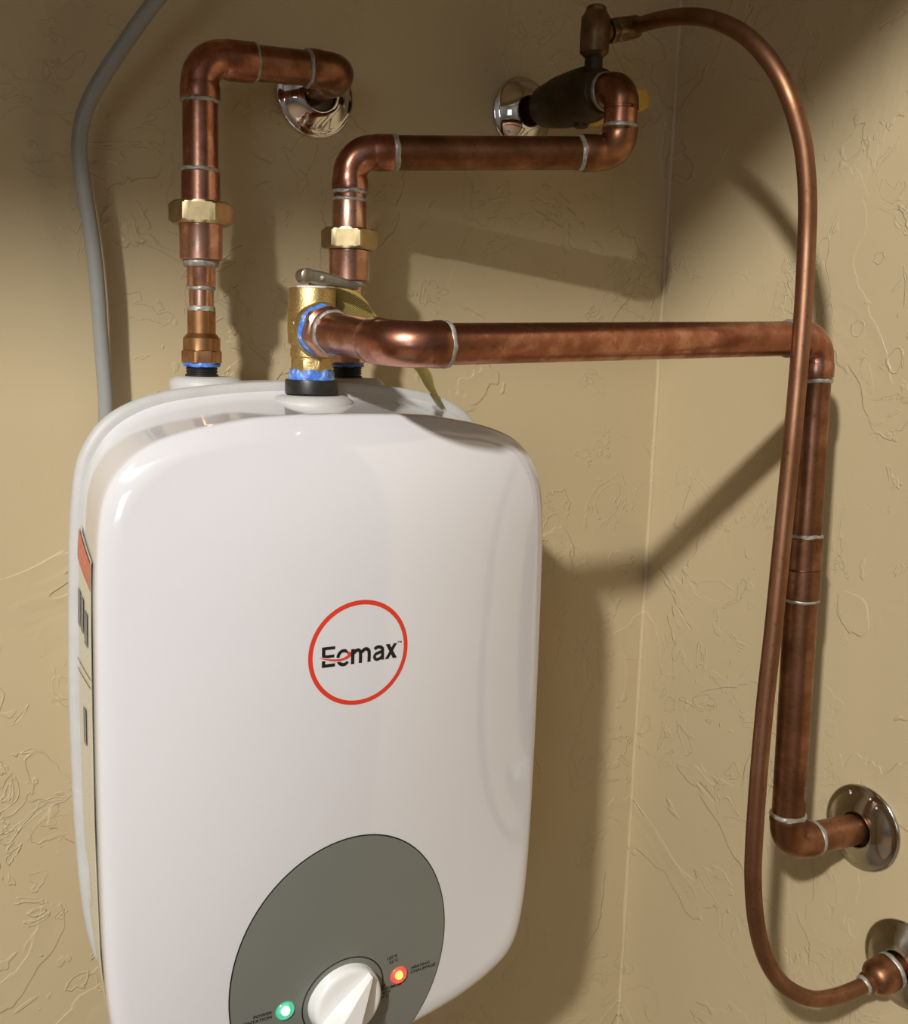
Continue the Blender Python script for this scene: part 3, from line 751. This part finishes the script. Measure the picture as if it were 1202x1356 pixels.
# ------------------------------------------------------------------ shutoff valve
V0 = Vector((fp.x, 0, fp.z)); V0 = Vector((186, 0, 9.5))
sh = thing('shutoff_valve', V0, 'dark tarnished bronze shutoff valve with yellow lever by the closet corner', 'valve')
fw = Vector((0, -1, 0))
obj('wall_stub', pipe(V0 + fw * -2, V0 + fw * 28, 9.8), COPPER_DULL, sh)
obj('valve_body', rev(V0 + fw * 20, fw, [(0, 10.5), (2, 12.5), (5, 13.2), (8, 16.0), (30, 19.4), (50, 20.4), (64, 20.2), (68, 17.4), (74, 16.4), (77, 16.2), (78, 15)], 56), BRONZE, sh, 40)
hz = V0 + fw * 74
obj('handle_boss', rev(hz + Vector((0, 0, -16)), (0, 0, -1), [(0, 6), (6, 5.5), (7, 4)], 28), BRONZE, sh, 40)
ha = on(778, 158, 1, -50); hb = on(857, 128, 1, -50)
strap([lerp(ha, hb, t) for t in (0, .03, .12, .5, .85, .95, 1)], [8, 13, 15, 15, 18, 16, 9], [3, 4, 4.5, 4.5, 5, 5, 3], 'lever', YELLOW, sh)
# small tee on top that feeds the soft copper line
TC_ = V0 + fw * 88
tb = thing('branch_fitting', TC_ + up * 18, 'dark bronze tee fitting standing on the shutoff valve with a capped top', 'fitting')
zA = on(785, 78, 1, TC_.y).z; zTop = on(789, 16, 1, TC_.y).z
TC_.x = on(787, 60, 1, TC_.y).x
obj('neck', rev(TC_ + Vector((0, 0, 10)), up, [(0, 6.9), (zA - TC_.z - 11, 6.6), (zA - TC_.z - 8, 6.2)], 36), BRONZE, tb, 40)
obj('thread_seal', rev(Vector((TC_.x, TC_.y, zA - 1.5)), up, [(0, 5.6), (0.2, 6.0), (2.6, 6.0), (2.8, 5.6)], 32), PAPER_W, tb, 40, 'white thread seal ring')
H = zTop - zA
tbody = rev(Vector((TC_.x, TC_.y, zA + 1)), up, [(0, 7), (3.2, 10.6), (H * .5, 10.9), (H - 5, 10.6), (H - 2.5, 8.8), (H - 1, 8.4)], 48)
obj('tee_body', tbody, BRONZE_B, tb, 40)
obj('cap', rev(Vector((TC_.x, TC_.y, zTop - 1)), up, [(0, 6.5), (.8, 7.4), (4.0, 7.3), (5.4, 5.6), (5.8, 2)], 40), BRONZE_B, tb, 40)
n0 = Vector((TC_.x, TC_.y, on(790, 45, 1, TC_.y).z))
T0 = atd(838, 36, 800)
dn = (T0 - n0).normalized()
obj('side_arm', rev(n0 + dn * 4, dn, [(0, 7.5), (8, 7.2), (9, 6.2), (16, 6.2)], 36), BRONZE_B, tb, 40)
LN = (T0 - n0).length
obj('compression_nut', rev(n0 + dn * 13, dn, [(0, 9.8, 6, 8.8), (1, 9.9, 6, 9.4), (6, 9.9, 6, 9.3), (7, 9.4, 6, 8.4), (7.6, 8.6), (9.2, 8.6), (9.6, 9.6, 6, 8.9), (14.4, 9.8, 6, 9.2), (LN - 10, 9.4, 6, 8.2), (LN - 9.5, 6)], 60, rot=.2), plain('dull_brass', (0.22, 0.15, 0.07), 0.4, 0.9, var=0.4, nscale=120), tb, 30, 'two dull brass compression nuts')

# ------------------------------------------------------------------ soft copper water line
TP = [(838, 36, 800), (868, 27, 770), (900, 22, 742), (930, 23, 718), (960, 32, 694), (988, 48, 674), (1012, 72, 660), (1032, 101, 652), (1047, 134, 649), (1058, 170, 650), (1065, 205, 652), (1069, 260, 656), (1068, 320, 660),
      (1064, 400, 664), (1058, 480, 668), (1050, 570, 672), (1041, 660, 676), (1032, 750, 680), (1023, 840, 684), (1013, 930, 689), (1004, 1030, 695), (998, 1120, 702), (997, 1170, 709), (1001, 1220, 718), (1011, 1262, 727),
      (1028, 1294, 737), (1050, 1313, 746), (1078, 1323, 756), (1108, 1319, 766), (1137, 1308, 774), (1150, 1301, 778)]
tp = catmull([atd(*q) for q in TP], 5)
line = thing('soft_copper_line', tp[-1], 'thin soft copper line looping from the tee fitting down the right side', 'pipe')
obj('tube', sweep(tp, 5.75, 28), TUBE, line, 60)
e0 = tp[-1]; W4c = Vector((XR, W4.y, W4.z)); dC = (W4c - e0).normalized()
LC4 = (W4c - e0).length
q0 = atd(1136, 1308, 774)
dq = (tp[-1] - q0).normalized()
obj('solder_joint', solder(e0 - dC * 4, dC, 6.7, 3.2, 41), SOLDER, line, 60)
obj('reducing_coupling', rev(e0 - dC * 3, dC, [(0, 7.2), (1, 8.2), (4, 8.4), (6.5, 11.3), (10, 13.2), (17, 13.6), (23, 13.2), (24, 12.6)], 48), COPPER_DULL, line, 40)
obj('solder_joint', solder(e0 + dC * 21.5, dC, 13.0, 3.4, 42), SOLDER, line, 60)
obj('wall_stub', pipe(e0 + dC * 19, W4c + dC * 3, 10.6), COPPER_DULL, line)

# ------------------------------------------------------------------ grey cable
CP = [(470, -330, -60), (400, -240, -60), (310, -125, -54), (240, -40, -48), (222, -18, -45), (207, 0, -42), (184, 30, -39), (160, 65, -35), (138, 98, -31), (120, 130, -28), (109, 160, -26), (105, 190, -24), (107, 222, -22), (113, 262, -22), (120, 305, -21), (126, 350, -20), (130, 395, -19), (133, 440, -18), (137, 490, -17), (140, 540, -16), (139, 600, -14), (139, 700, -10)]
cp = catmull([on(a, b_, 1, y) for a, b_, y in CP], 6)
cb = obj('power_cable', sweep(cp, 4.9, 20), CABLE, None, 60)
tag(cb, 'grey round power cable running down the wall behind the water heater', 'cable')
